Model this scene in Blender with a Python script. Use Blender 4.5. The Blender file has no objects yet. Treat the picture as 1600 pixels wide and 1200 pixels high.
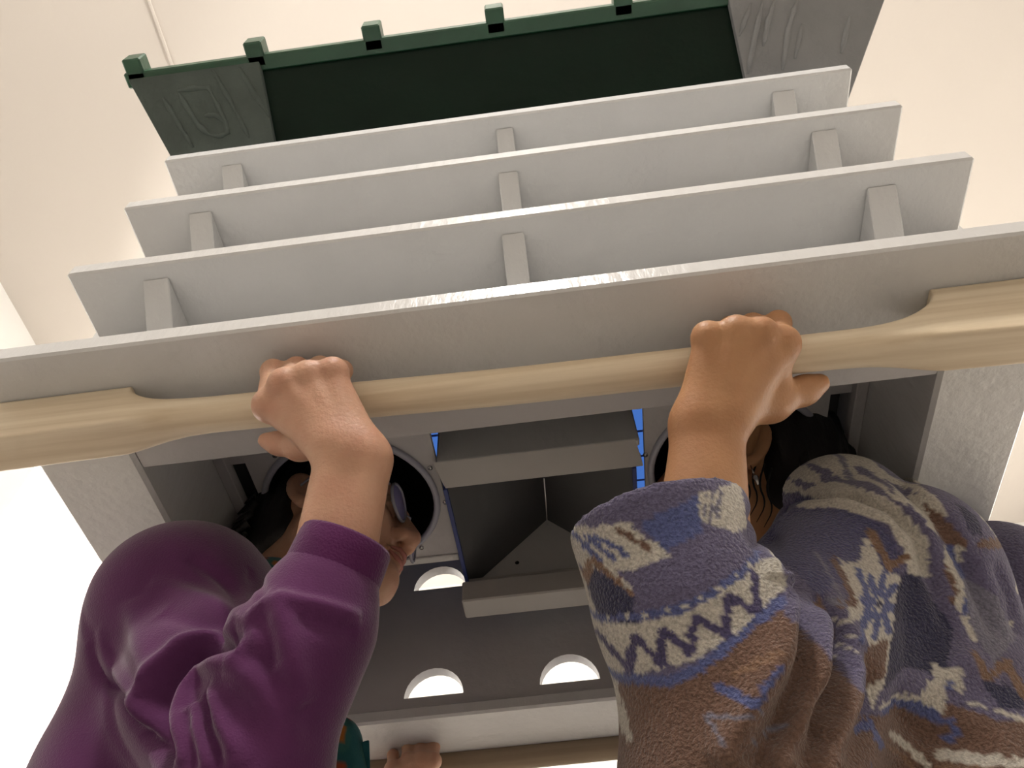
import bpy, bmesh, math, random
import numpy as np
from mathutils import Vector, Matrix
from mathutils import noise as mnoise

# ------------------------------------------------------------------ camera
SC = bpy.context.scene
COL = SC.collection
FPX = 1256.0
def nrm(v):
    v = np.array(v, float); return v / np.linalg.norm(v)
_dy = nrm((260, -1700, -1256)); _dx = nrm((28000, 3360, 1256)); _dx = nrm(_dx - _dy * _dx.dot(_dy)); _dz = np.cross(_dx, _dy)
MR = np.array([_dx, _dy, _dz]); CAM = np.array([0, 0, .82])
cd = bpy.data.cameras.new('camera'); cam = bpy.data.objects.new('camera', cd); COL.objects.link(cam)
cd.sensor_width = 36; cd.lens = FPX / 1600 * 36; cd.clip_start = .02
mw = Matrix.Identity(4)
for i in range(3):
    for j in range(3): mw[i][j] = MR[i][j]
    mw[i][3] = CAM[i]
cam.matrix_world = mw; SC.camera = cam

# ------------------------------------------------------------------ world, lights, exposure
w = bpy.data.worlds.new('world'); SC.world = w; w.use_nodes = True
w.node_tree.nodes['Background'].inputs[0].default_value = (.55, .6, .75, 1); w.node_tree.nodes['Background'].inputs[1].default_value = .3
SC.view_settings.view_transform = 'Standard'; SC.view_settings.look = 'None'; SC.view_settings.gamma = 1
SC.view_settings.use_curve_mapping = False; SC.view_settings.exposure = 0.0
LAMP = (-.03, -.62, 2.85)
def lamp(kind, name, loc, energy, col, size=.1, aim=None, spot=None, blend=.3):
    l = bpy.data.lights.new(name, kind); l.energy = energy; l.color = col
    if kind == 'AREA': l.size = size
    else: l.shadow_soft_size = size
    if spot: l.spot_size = math.radians(spot); l.spot_blend = blend
    o = bpy.data.objects.new(name, l); COL.objects.link(o); o.location = loc
    if aim is not None: o.rotation_euler = (Vector(aim) - Vector(loc)).to_track_quat('-Z', 'Y').to_euler()
    return o
lamp('POINT', 'pendant_light', LAMP, 84, (1, .945, .885), .11)
lamp('POINT', 'pendant_light', (.1, 2.0, 2.75), 24, (1, .94, .85), .11)  # added lamp behind the tower, brightens the wall and ceiling beyond
lamp('POINT', 'alcove_fill_light', (-2.35, 2.35, 1.72), 130, (1, .95, .88), .08)  # added out-of-view lamp that overexposes the alcove walls
lamp('SPOT', 'wall_fill_light', (1.25, 1.6, 2.75), 420, (1, .93, .84), .05, (2.2, 2.1, 1.6), 75, .12)  # added spot to brighten the right wall

# ------------------------------------------------------------------ pixel -> place helpers (authoring aid: real points on real planes)
def ray(x, y): return MR @ np.array([(x - 800) / FPX, -(y - 600) / FPX, -1.])
def P(x, y, D): return CAM + ray(x, y) * D
def PZ(x, y, Z): r = ray(x, y); return CAM + r * ((Z - CAM[2]) / r[2])
def PY(x, y, Y): r = ray(x, y); return CAM + r * ((Y - CAM[1]) / r[1])

# ------------------------------------------------------------------ materials
def mat(name, col, rough=.5, bump=0, bscale=60, spec=.5, var=0, vscale=4, stretch=(1, 1, 1), col2=None, metal=0, sheen=0, sss=0, detail=4):
    m = bpy.data.materials.new(name); m.use_nodes = True
    nt = m.node_tree; b = nt.nodes['Principled BSDF']
    b.inputs['Base Color'].default_value = (*col, 1); b.inputs['Roughness'].default_value = rough
    b.inputs['Specular IOR Level'].default_value = spec; b.inputs['Metallic'].default_value = metal
    if sheen: b.inputs['Sheen Weight'].default_value = sheen; b.inputs['Sheen Roughness'].default_value = .4
    if sss:
        b.inputs['Subsurface Weight'].default_value = sss; b.inputs['Subsurface Radius'].default_value = (.012, .004, .002); b.inputs['Subsurface Scale'].default_value = 1
    tc = nt.nodes.new('ShaderNodeTexCoord'); mp = nt.nodes.new('ShaderNodeMapping'); mp.inputs['Scale'].default_value = stretch
    nt.links.new(tc.outputs['Object'], mp.inputs[0])
    if var or col2:
        n = nt.nodes.new('ShaderNodeTexNoise'); n.inputs['Scale'].default_value = vscale; n.inputs['Detail'].default_value = 6
        nt.links.new(mp.outputs[0], n.inputs['Vector'])
        cr = nt.nodes.new('ShaderNodeValToRGB'); c2 = col2 or tuple(c * (1 - var) for c in col)
        cr.color_ramp.elements[0].position = .35; cr.color_ramp.elements[1].position = .65
        cr.color_ramp.elements[0].color = (*c2, 1); cr.color_ramp.elements[1].color = (*col, 1)
        nt.links.new(n.outputs['Fac'], cr.inputs[0]); nt.links.new(cr.outputs[0], b.inputs['Base Color'])
    if bump:
        n2 = nt.nodes.new('ShaderNodeTexNoise'); n2.inputs['Scale'].default_value = bscale; n2.inputs['Detail'].default_value = detail
        nt.links.new(mp.outputs[0], n2.inputs['Vector'])
        bp = nt.nodes.new('ShaderNodeBump'); bp.inputs['Strength'].default_value = bump; bp.inputs['Distance'].default_value = .004
        nt.links.new(n2.outputs['Fac'], bp.inputs['Height']); nt.links.new(bp.outputs[0], b.inputs['Normal'])
    return m
def emat(name, col, s):
    m = bpy.data.materials.new(name); m.use_nodes = True; nt = m.node_tree
    e = nt.nodes.new('ShaderNodeEmission'); e.inputs[0].default_value = (*col, 1); e.inputs[1].default_value = s
    nt.links.new(e.outputs[0], nt.nodes['Material Output'].inputs[0]); return m
def attr_mat(name, rough=.9, bump=.6, bscale=900, sheen=.3, noise_mix=.0):
    m = mat(name, (1, 1, 1), rough, bump, bscale, spec=.15, sheen=sheen); nt = m.node_tree; b = nt.nodes['Principled BSDF']
    a = nt.nodes.new('ShaderNodeAttribute'); a.attribute_name = 'dye'
    tc = nt.nodes.new('ShaderNodeTexCoord'); n = nt.nodes.new('ShaderNodeTexNoise'); n.inputs['Scale'].default_value = 420; n.inputs['Detail'].default_value = 3
    nt.links.new(tc.outputs['Object'], n.inputs['Vector'])
    mr = nt.nodes.new('ShaderNodeMapRange'); mr.inputs['From Min'].default_value = .3; mr.inputs['From Max'].default_value = .7
    mr.inputs['To Min'].default_value = 1 - noise_mix; mr.inputs['To Max'].default_value = 1 + noise_mix * .6
    nt.links.new(n.outputs['Fac'], mr.inputs['Value'])
    mx = nt.nodes.new('ShaderNodeVectorMath'); mx.operation = 'SCALE'
    nt.links.new(a.outputs['Color'], mx.inputs[0]); nt.links.new(mr.outputs[0], mx.inputs['Scale'])
    nt.links.new(mx.outputs[0], b.inputs['Base Color']); return m

M = {}
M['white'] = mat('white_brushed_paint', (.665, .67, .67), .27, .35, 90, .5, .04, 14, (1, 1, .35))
M['white_in'] = mat('grey_inside', (.54, .53, .54), .6, .3, 80, .3, .06, 9)  # greyer than the outer white, used on the inner boards
M['loft'] = mat('light_grey_board', (.50, .49, .475), .6, .15, 60, .3, .05, 7)
M['loft_dark'] = mat('dark_grey_board', (.10, .102, .105), .55, .1, 50, .3, .08, 6)
M['plaster'] = mat('cream_wall_paint', (.70, .65, .60), .8, .12, 40, .2, .03, 1.2)
M['wallw'] = mat('white_wall_paint', (.86, .85, .83), .8, .1, 40, .2, .02, 1.5)
M['floor'] = mat('pale_floor', (.50, .465, .425), .5, .1, 12, .4, .15, 3)
M['green'] = mat('dark_green_gloss', (.005, .016, .010), .32, .15, 70, .14, .2, 10)
M['green_edge'] = mat('green_paint_edge', (.018, .075, .038), .35, .2, 80, .5, .2, 12)
M['plas_l'] = mat('grey_green_plaster', (.088, .11, .10), .75, .8, 70, .3, .2, 16, (1, 1, .25))
M['plas_r'] = mat('grey_plaster', (.26, .265, .27), .75, .7, 60, .3, .12, 16, (1, 1, .25))
def wood(name, c1, c2):
    m = mat(name, c1, .55, .12, 14, .35, 0, 6, (.45, 16, 16), col2=c2); return m
M['wood'] = wood('pale_ash_wood', (.80, .69, .52), (.66, .54, .375))
M['wood2'] = wood('brown_wood_shaded', (.30, .23, .155), (.23, .17, .11))  # brown wood, darkened to put the back bar's shadow into its colour
M['skinL'] = mat('fair_skin', (.56, .335, .225), .5, .16, 350, .4, 0, 26, col2=(.50, .27, .18), sss=.12)
M['skinR'] = mat('tan_skin', (.47, .25, .125), .48, .14, 350, .4, 0, 26, col2=(.41, .205, .10), sss=.12)
M['skin3'] = mat('skin', (.42, .23, .15), .5, .14, 350, .4, 0, 26, col2=(.37, .19, .12), sss=.1)
M['hair'] = mat('black_hair', (.008, .007, .007), .5, .5, 160, .4, 0, stretch=(1, 1, .2))
M['purple'] = mat('purple_velour', (.100, .028, .095), .95, .25, 600, .1, .15, 18, sheen=.35)
M['rib'] = mat('purple_cuff_knit', (.085, .018, .078), .9, .3, 500, .1, sheen=.25)
M['helmet'] = mat('grey_blue_plastic', (.38, .39, .46), .35, .05, 50, .5)
M['liner'] = mat('black_foam', (.008, .008, .009), .9, .2, 200, .1)
M['frame'] = mat('clear_plastic_frame', (.30, .30, .36), .2, 0, spec=.6)
M['eye'] = mat('eye_white', (.6, .58, .55), .2); M['iris'] = mat('dark_iris', (.03, .02, .015), .2)
M['lip'] = mat('lip_skin', (.36, .13, .10), .45, .1, 300, .4)
M['blue'] = emat('blue_lit_pane', (.10, .27, .85), .6); M['bluebar'] = mat('dark_blue_bar', (.03, .05, .20), .5)
M['bulb'] = emat('lamp_glow', (1, .87, .72), 6)
M['metal'] = mat('silver', (.6, .6, .6), .25, metal=1); M['dark'] = mat('dark_hole', (.01, .01, .01), .8)
M['trouser'] = mat('dark_trousers', (.03, .032, .04), .9, .2, 300); M['shoe'] = mat('dark_shoe', (.02, .02, .02), .6)
M['fleece'] = attr_mat('patterned_fleece', .95, .9, 420, .25, .3)
M['print'] = attr_mat('printed_cotton', .85, .2, 600, .1, .05)
lens = bpy.data.materials.new('lens_reflection_tint'); lens.use_nodes = True; M['lens'] = lens
b = lens.node_tree.nodes['Principled BSDF']; b.inputs['Base Color'].default_value = (.34, .32, .62, 1); b.inputs['Roughness'].default_value = .08  # violet base colour stands in for a window's reflection in the lens
b.inputs['Alpha'].default_value = .8; b.inputs['Specular IOR Level'].default_value = .8

# ------------------------------------------------------------------ object helpers
ROOT = {}
def empty(name, loc, label=None, cat=None, group=None):
    o = bpy.data.objects.new(name, None); COL.objects.link(o); o.location = loc; o.empty_display_size = .05
    ROOT[o] = np.array(loc, float)
    if label: o['label'] = label
    if cat: o['category'] = cat
    if group: o['group'] = group
    return o
def off(parent):
    p = parent; s = np.zeros(3)
    while p is not None:
        if p in ROOT: s = s + ROOT[p]
        p = p.parent
    return s
def link(name, me, m, parent=None, label=None, smooth=False, **props):
    if parent is not None:
        s = off(parent)
        if np.any(s): me.transform(Matrix.Translation(Vector(-s)))
    o = bpy.data.objects.new(name, me); COL.objects.link(o); o.parent = parent
    if m is not None: me.materials.append(m)
    if smooth: me.polygons.foreach_set('use_smooth', np.ones(len(me.polygons), bool))
    if label: o['label'] = label
    for k, v in props.items(): o[k] = v
    return o
def from_bm(bm, name):
    me = bpy.data.meshes.new(name); bmesh.ops.recalc_face_normals(bm, faces=bm.faces); bm.to_mesh(me); bm.free(); return me
def bevel(bm, w, seg=1):
    if w: bmesh.ops.bevel(bm, geom=list(bm.edges), offset=w, segments=seg, affect='EDGES', profile=.5)
def hexa(pts):
    """8 points: bottom 4 (loop), top 4 (loop)"""
    bm = bmesh.new(); v = [bm.verts.new(tuple(p)) for p in pts]
    for f in ((0, 3, 2, 1), (4, 5, 6, 7), (0, 1, 5, 4), (1, 2, 6, 5), (2, 3, 7, 6), (3, 0, 4, 7)): bm.faces.new([v[i] for i in f])
    return bm
def box(name, x, y, z, m, parent=None, bev=.002, label=None, **pr):
    x0, x1 = x; y0, y1 = y; z0, z1 = z
    bm = hexa([(x0, y0, z0), (x1, y0, z0), (x1, y1, z0), (x0, y1, z0), (x0, y0, z1), (x1, y0, z1), (x1, y1, z1), (x0, y1, z1)])
    bevel(bm, bev); return link(name, from_bm(bm, name), m, parent, label, **pr)
def prism(name, pts, vec, m, parent=None, bev=.001, label=None, **pr):
    bm = bmesh.new(); a = [bm.verts.new(tuple(p)) for p in pts]; vec = np.array(vec)
    c = [bm.verts.new(tuple(np.array(p) + vec)) for p in pts]; n = len(a)
    bm.faces.new(a); bm.faces.new(c[::-1])
    for i in range(n): bm.faces.new((a[i], c[i], c[(i + 1) % n], a[(i + 1) % n]))
    bevel(bm, bev); return link(name, from_bm(bm, name), m, parent, label, **pr)
def loft(name, rings, m, parent=None, cap=True, label=None, closed=True, **pr):
    bm = bmesh.new(); R = [[bm.verts.new(tuple(p)) for p in r] for r in rings]; n = len(R[0])
    for a, c in zip(R[:-1], R[1:]):
        for i in range(n if closed else n - 1): bm.faces.new((a[i], a[(i + 1) % n], c[(i + 1) % n], c[i]))
    if cap and closed: bm.faces.new(R[0][::-1]); bm.faces.new(R[-1])
    return link(name, from_bm(bm, name), m, parent, label, smooth=True, **pr)
def tube(name, pts, r, m, parent=None, seg=10, label=None, closed=False, **pr):
    pts = [np.array(p, float) for p in pts]; n = len(pts); rings = []
    rr = r if hasattr(r, '__len__') else [r] * n; up = np.array((.13, .31, .94))
    for i, p in enumerate(pts):
        t = nrm((pts[(i + 1) % n] if closed else pts[min(i + 1, n - 1)]) - (pts[i - 1] if closed else pts[max(i - 1, 0)]))
        a = nrm(np.cross(t, up)); c = np.cross(t, a)
        rings.append([p + rr[i] * (math.cos(k / seg * 2 * math.pi) * a + math.sin(k / seg * 2 * math.pi) * c) for k in range(seg)])
    if closed: rings.append(rings[0])
    bm = bmesh.new(); R = [[bm.verts.new(tuple(q)) for q in g] for g in (rings[:-1] if closed else rings)]
    if closed: R.append(R[0])
    for a, c in zip(R[:-1], R[1:]):
        for i in range(seg): bm.faces.new((a[i], a[(i + 1) % seg], c[(i + 1) % seg], c[i]))
    if not closed: bm.faces.new(R[0][::-1]); bm.faces.new(R[-1])
    return link(name, from_bm(bm, name), m, parent, label, smooth=True, **pr)

# ------------------------------------------------------------------ SDF bodies -> one continuous mesh
class SDF:
    def __init__(s, lo, hi, h):
        s.lo = np.array(lo, float); s.h = h; s.n = np.ceil((np.array(hi) - s.lo) / h).astype(int) + 1
        s.F = np.full(s.n, .5, np.float32)
    def _sub(s, lo, hi):
        i0 = np.clip(np.floor((np.array(lo) - s.lo) / s.h).astype(int), 0, s.n); i1 = np.clip(np.ceil((np.array(hi) - s.lo) / s.h).astype(int) + 1, 0, s.n)
        if np.any(i1 <= i0): return None
        g = [((np.arange(i0[a], i1[a]) * s.h + s.lo[a]).astype(np.float32)) for a in range(3)]
        return (slice(i0[0], i1[0]), slice(i0[1], i1[1]), slice(i0[2], i1[2])), g[0][:, None, None], g[1][None, :, None], g[2][None, None, :]
    def _put(s, sl, d, k, op):
        f = s.F[sl]
        if op == 'add':
            if k > 0: q = np.maximum(k - np.abs(f - d), 0); s.F[sl] = np.minimum(f, d) - q * q / (4 * k)
            else: s.F[sl] = np.minimum(f, d)
        else:
            d = -d
            if k > 0: q = np.maximum(k - np.abs(f - d), 0); s.F[sl] = np.maximum(f, d) + q * q / (4 * k)
            else: s.F[sl] = np.maximum(f, d)
    def cone(s, a, b, ra, rb, k=.01, op='add'):
        a = np.array(a, float); b = np.array(b, float); pad = k + 3 * s.h
        lo = np.minimum(a - ra, b - rb) - pad; hi = np.maximum(a + ra, b + rb) + pad
        r = s._sub(lo, hi)
        if r is None: return
        sl, X, Y, Z = r; d = b - a; L = max(d.dot(d), 1e-9)
        t = np.clip(((X - a[0]) * d[0] + (Y - a[1]) * d[1] + (Z - a[2]) * d[2]) / L, 0, 1)
        D = np.sqrt((X - a[0] - t * d[0]) ** 2 + (Y - a[1] - t * d[1]) ** 2 + (Z - a[2] - t * d[2]) ** 2) - (ra + t * (rb - ra))
        s._put(sl, D, k, op)
    def chain(s, pts, rs, k=.008):
        for i in range(len(pts) - 1): s.cone(pts[i], pts[i + 1], rs[i], rs[i + 1], k)
    def ell(s, c, r, R=np.eye(3), k=.01, op='add'):
        c = np.array(c, float); r = np.array(r, float); R = np.array(R); m = np.sqrt(((R * r[:, None]) ** 2).sum(0)) + k + 3 * s.h
        q = s._sub(c - m, c + m)
        if q is None: return
        sl, X, Y, Z = q; x = [X - c[0], Y - c[1], Z - c[2]]
        k0 = 0; k1 = 0
        for i in range(3):
            p = R[i][0] * x[0] + R[i][1] * x[1] + R[i][2] * x[2]; k0 = k0 + (p / r[i]) ** 2; k1 = k1 + (p / r[i] ** 2) ** 2
        k0 = np.sqrt(k0); k1 = np.sqrt(k1); s._put(sl, k0 * (k0 - 1) / np.maximum(k1, 1e-6), k, op)
    def half(s, p, n, lo, hi, k=.002):
        """cut away the side the normal points to, inside a box"""
        q = s._sub(lo, hi)
        if q is None: return
        sl, X, Y, Z = q; n = nrm(n)
        d = (X - p[0]) * n[0] + (Y - p[1]) * n[1] + (Z - p[2]) * n[2]; s.F[sl] = np.maximum(s.F[sl], d)
    def mesh(s, name, smooth=2):
        F = s.F; n = s.n; sg = F < 0; c = np.zeros(n - 1, np.uint8)
        for dx in (0, 1):
            for dy_ in (0, 1):
                for dz_ in (0, 1): c += sg[dx:n[0] - 1 + dx, dy_:n[1] - 1 + dy_, dz_:n[2] - 1 + dz_]
        idx = np.argwhere((c > 0) & (c < 8)); N = len(idx); cid = np.full(n - 1, -1, np.int32); cid[tuple(idx.T)] = np.arange(N)
        acc = np.zeros((N, 3)); cnt = np.zeros(N)
        cor = [(i, j, k) for i in (0, 1) for j in (0, 1) for k in (0, 1)]
        val = {q: F[idx[:, 0] + q[0], idx[:, 1] + q[1], idx[:, 2] + q[2]] for q in cor}
        for q in cor:
            for ax in range(3):
                if q[ax]: continue
                q2 = list(q); q2[ax] = 1; q2 = tuple(q2); a = val[q]; b_ = val[q2]; mk = (a < 0) != (b_ < 0)
                t = np.where(mk, a / np.where(mk, a - b_, 1), 0); p = np.array(q, float)[None].repeat(N, 0); p[:, ax] += t
                acc[mk] += p[mk]; cnt[mk] += 1
        V = (idx + acc / cnt[:, None]) * s.h + s.lo
        quads = []
        for ax in range(3):
            a = [slice(1, -1)] * 3; b_ = [slice(1, -1)] * 3; a[ax] = slice(0, -1); b_[ax] = slice(1, None)
            s0 = sg[tuple(a)]; s1 = sg[tuple(b_)]; e = np.argwhere(s0 != s1)
            if not len(e): continue
            inside = s0[tuple(e.T)]; o = np.ones(3, int); o[ax] = 0; e = e + o
            u, v = [(1, 2), (2, 0), (0, 1)][ax]; du = np.zeros(3, int); du[u] = 1; dv = np.zeros(3, int); dv[v] = 1
            q = np.stack([cid[tuple((e - du - dv).T)], cid[tuple((e - dv).T)], cid[tuple(e.T)], cid[tuple((e - du).T)]], 1)
            q[~inside] = q[~inside][:, ::-1]; quads.append(q)
        Q = np.concatenate(quads); Q = Q[(Q >= 0).all(1)]
        E = np.concatenate([Q[:, [0, 1]], Q[:, [1, 2]], Q[:, [2, 3]], Q[:, [3, 0]]])
        for _ in range(smooth):
            S = np.zeros_like(V); C_ = np.zeros(N)
            for k in (0, 1): 
                for ax in range(3): S[:, ax] += np.bincount(E[:, k], V[E[:, 1 - k], ax], N)
                C_ += np.bincount(E[:, k], minlength=N)
            V = V * .5 + .5 * S / np.maximum(C_, 1)[:, None]
        return V, Q
def vnormals(V, Q):
    fn = np.cross(V[Q[:, 2]] - V[Q[:, 0]], V[Q[:, 3]] - V[Q[:, 1]]); N = np.zeros_like(V)
    for k in range(4):
        for ax in range(3): N[:, ax] += np.bincount(Q[:, k], fn[:, ax], len(V))
    return N / np.maximum(np.linalg.norm(N, axis=1), 1e-12)[:, None]
def npmesh(name, V, Q, dye=None):
    me = bpy.data.meshes.new(name); me.vertices.add(len(V)); me.vertices.foreach_set('co', V.astype(np.float32).ravel())
    me.loops.add(Q.size); me.loops.foreach_set('vertex_index', Q.astype(np.int32).ravel())
    me.polygons.add(len(Q)); me.polygons.foreach_set('loop_start', np.arange(0, Q.size, 4, dtype=np.int32)); 
    me.update(calc_edges=True); me.validate()
    if dye is not None:
        a = me.attributes.new('dye', 'FLOAT_COLOR', 'POINT'); a.data.foreach_set('color', np.c_[dye, np.ones(len(dye))].astype(np.float32).ravel())
    return me
def seg_dist(V, pts):
    """distance to a polyline and arc-length parameter 0..1"""
    best = np.full(len(V), 9.); par = np.zeros(len(V)); L = [0]
    for a, b_ in zip(pts[:-1], pts[1:]): L.append(L[-1] + np.linalg.norm(b_ - a))
    for i, (a, b_) in enumerate(zip(pts[:-1], pts[1:])):
        d = b_ - a; t = np.clip((V - a) @ d / max(d @ d, 1e-12), 0, 1); q = np.linalg.norm(V - a - t[:, None] * d, axis=1)
        m = q < best; best[m] = q[m]; par[m] = (L[i] + t[m] * (L[i + 1] - L[i])) / L[-1]
    return best, par
def surf_pts(V, px):
    """points of a cloth surface under the given picture points (authoring aid for folds)"""
    c = (V - CAM) @ MR; out = []
    X = 800 + FPX * c[:, 0] / -c[:, 2]; Y = 600 - FPX * c[:, 1] / -c[:, 2]
    for x, y in px:
        q = np.hypot(X - x, Y - y); m = np.where(q < 9)[0]
        if not len(m): m = np.argsort(q)[:5]
        out.append(V[m[np.argmin(-c[m, 2])]])
    out = np.array(out)
    for _ in range(4): out[1:-1] = (out[:-2] + 2 * out[1:-1] + out[2:]) / 4
    return out
def folds(V, Q, lst, steps=10):
    N = vnormals(V, Q); D = np.zeros(len(V))
    for px, amp, wid in lst:
        px = np.array(px, float); t = np.linspace(0, 1, (len(px) - 1) * steps + 1); ip = np.interp(t * (len(px) - 1), np.arange(len(px)), px[:, 0]); iq = np.interp(t * (len(px) - 1), np.arange(len(px)), px[:, 1])
        pts = surf_pts(V, list(zip(ip, iq))); d, s = seg_dist(V, pts)
        D += amp * np.exp(-(d / wid) ** 2) * np.clip(np.minimum(s, 1 - s) * 5, 0, 1) ** .5
    V2 = V + N * D[:, None]
    return V2

# ------------------------------------------------------------------ the room
def struct(name, *a, **k):
    o = box(name, *a, **k); o['kind'] = 'structure'; return o
RX0, RX1, RY0, RY1, RZ = -1.8, 2.2, -2.6, 2.9, 3.28
struct('floor', (-3.1, RX1), (RY0, RY1), (-.05, 0), M['floor'], bev=0)
struct('ceiling', (-3.2, RX1 + .1), (RY0 - .1, RY1 + .1), (RZ, RZ + .05), M['plaster'], bev=0)
struct('wall_left', (RX0 - .08, RX0), (RY0, 1.67), (0, RZ), M['wallw'], bev=0)
struct('wall_right', (RX1, RX1 + .08), (RY0, RY1), (0, RZ), M['wallw'], bev=0)
struct('wall_alcove', (-3.1, -3.02), (1.59, RY1), (0, RZ), M['wallw'], bev=0)
struct('wall_alcove', (-3.1, RX0 - .08), (1.59, 1.67), (0, RZ), M['wallw'], bev=0)
struct('wall_back', (-3.1, RX1), (RY1, RY1 + .08), (0, RZ), M['wallw'], bev=0)
struct('wall_front', (RX0, RX1), (RY0 - .08, RY0), (0, RZ), M['plaster'], bev=0)
struct('trim_1', (-.974, -.966), (RY0, RY1), (RZ - .006, RZ), M['plaster'], bev=.001)      # ceiling joint strip
struct('trim_2', (RX1 - .05, RX1), (1.2, RY1), (2.28, 2.33), M['wallw'], bev=.01)           # picture rail on the right wall
for nm, lab, loc, r in (('pendant_lamp', 'round white pendant lamp hanging in front of the tower', LAMP, .1), ('pendant_lamp', 'added white pendant lamp behind the tower that brightens the back of the room', (.1, 2.0, 2.75), .1)):
    e = empty(nm, (loc[0], loc[1], RZ), lab, 'lamp')
    tube('cord', [(loc[0], loc[1], RZ), (loc[0], loc[1], loc[2] + .13)], .004, M['dark'], e, 6)
    prof = [(.0, .03), (.05, .035), (.06, .02), (.155, -.045), (.16, -.05), (.15, -.045), (.05, .01), (.0, .014)]
    loft('shade', [[(loc[0] + max(p, .001) * math.cos(k / 24 * 2 * math.pi), loc[1] + max(p, .001) * math.sin(k / 24 * 2 * math.pi), loc[2] + .13 + z) for k in range(24)] for p, z in prof], M['wallw'], e, cap=False)
for loc, aim, lab in (((1.25, 1.6, 2.75), (2.2, 2.1, 1.6), 'added small white spot that brightens the right wall'),):
    L = np.array(loc); d = nrm(np.array(aim) - L); e = empty('fill_spotlight', (loc[0], loc[1], RZ), lab, 'lamp')
    a = nrm(np.cross(d, (0, 0, 1))); c = np.cross(d, a)
    loft('housing', [[L + d * t + r * (a * math.cos(k / 16 * 2 * math.pi) + c * math.sin(k / 16 * 2 * math.pi)) for k in range(16)] for t, r in ((-.16, .03), (-.16, .055), (-.07, .06), (-.065, .055), (-.08, .05), (-.12, .03))], M['wallw'], e, cap=False)
    tube('arm', [L - d * .15, (loc[0], loc[1], RZ)], .008, M['wallw'], e, 8)

e = empty('alcove_fill_lamp', (-2.35, 2.35, 0), 'added out-of-view white uplight that brightens the alcove on the left', 'lamp')
tube('stand', [(-2.35, 2.35, .03), (-2.35, 2.35, 1.6)], .012, M['metal'], e, 10)
loft('base', [[(-2.35 + r * math.cos(k / 24 * 2 * math.pi), 2.35 + r * math.sin(k / 24 * 2 * math.pi), z) for k in range(24)] for r, z in ((.14, 0), (.14, .02), (.02, .035))], M['metal'], e)
loft('shade', [[(-2.35 + r * math.cos(k / 24 * 2 * math.pi), 2.35 + r * math.sin(k / 24 * 2 * math.pi), z) for k in range(24)] for r, z in ((.02, 1.58), (.06, 1.585), (.12, 1.62), (.16, 1.68), (.155, 1.68), (.115, 1.625), (.05, 1.595))], M['wallw'], e, cap=False)

# ------------------------------------------------------------------ the tower that is carried
BX0, BX1 = -.497, .458            # shelf boards
T = empty('wooden_tower', (-.02, .70, 1.36), 'large white painted wooden tower with stacked boards, dark green crown and carrying bars', 'tower')
ZB = [1.435, 1.597, 1.768, 1.928]
for i, z in enumerate(ZB):
    x0, x1, th = (BX0 - .018, BX1 + .02, .022) if i == 0 else (BX0, BX1, .021)
    box('shelf_board', (x0, x1), (.355, .452 if i == 0 else .437), (z, z + th), M['white'], T, .0025)
for i, z in enumerate(ZB[1:]):
    for xc, wd in ((-.405, .029), (-.018, .024), (.366, .03)):
        x0, x1 = xc - wd / 2, xc + wd / 2; zz = z - .0005; dy, dz = .064, .052
        prism('bracket', [(x0, .372, zz), (x0, .372 + dy, zz), (x0, .372 + dy, zz - dz), (x0, .372 + dy - .004, zz - dz)], (x1 - x0, 0, 0), M['white'], T, .0012)
box('underside_shade_strip', (-.4149, .3729), (.4525, .50), (1.4352, 1.470), M['white_in'], T, .002)  # added strip, its darker colour paints the shade under the front board
box('front_panel', (BX0 + .05, BX1 - .05), (.436, .45), (1.457, 1.95), M['white'], T)
# side walls with thick lower edges
for x0, x1, lab in ((-.513, -.415, None), (.373, .471, None)):
    box('side_wall', (x0, x1), (.44, 1.03), (1.432, 1.93), M['white'], T, .004)
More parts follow.
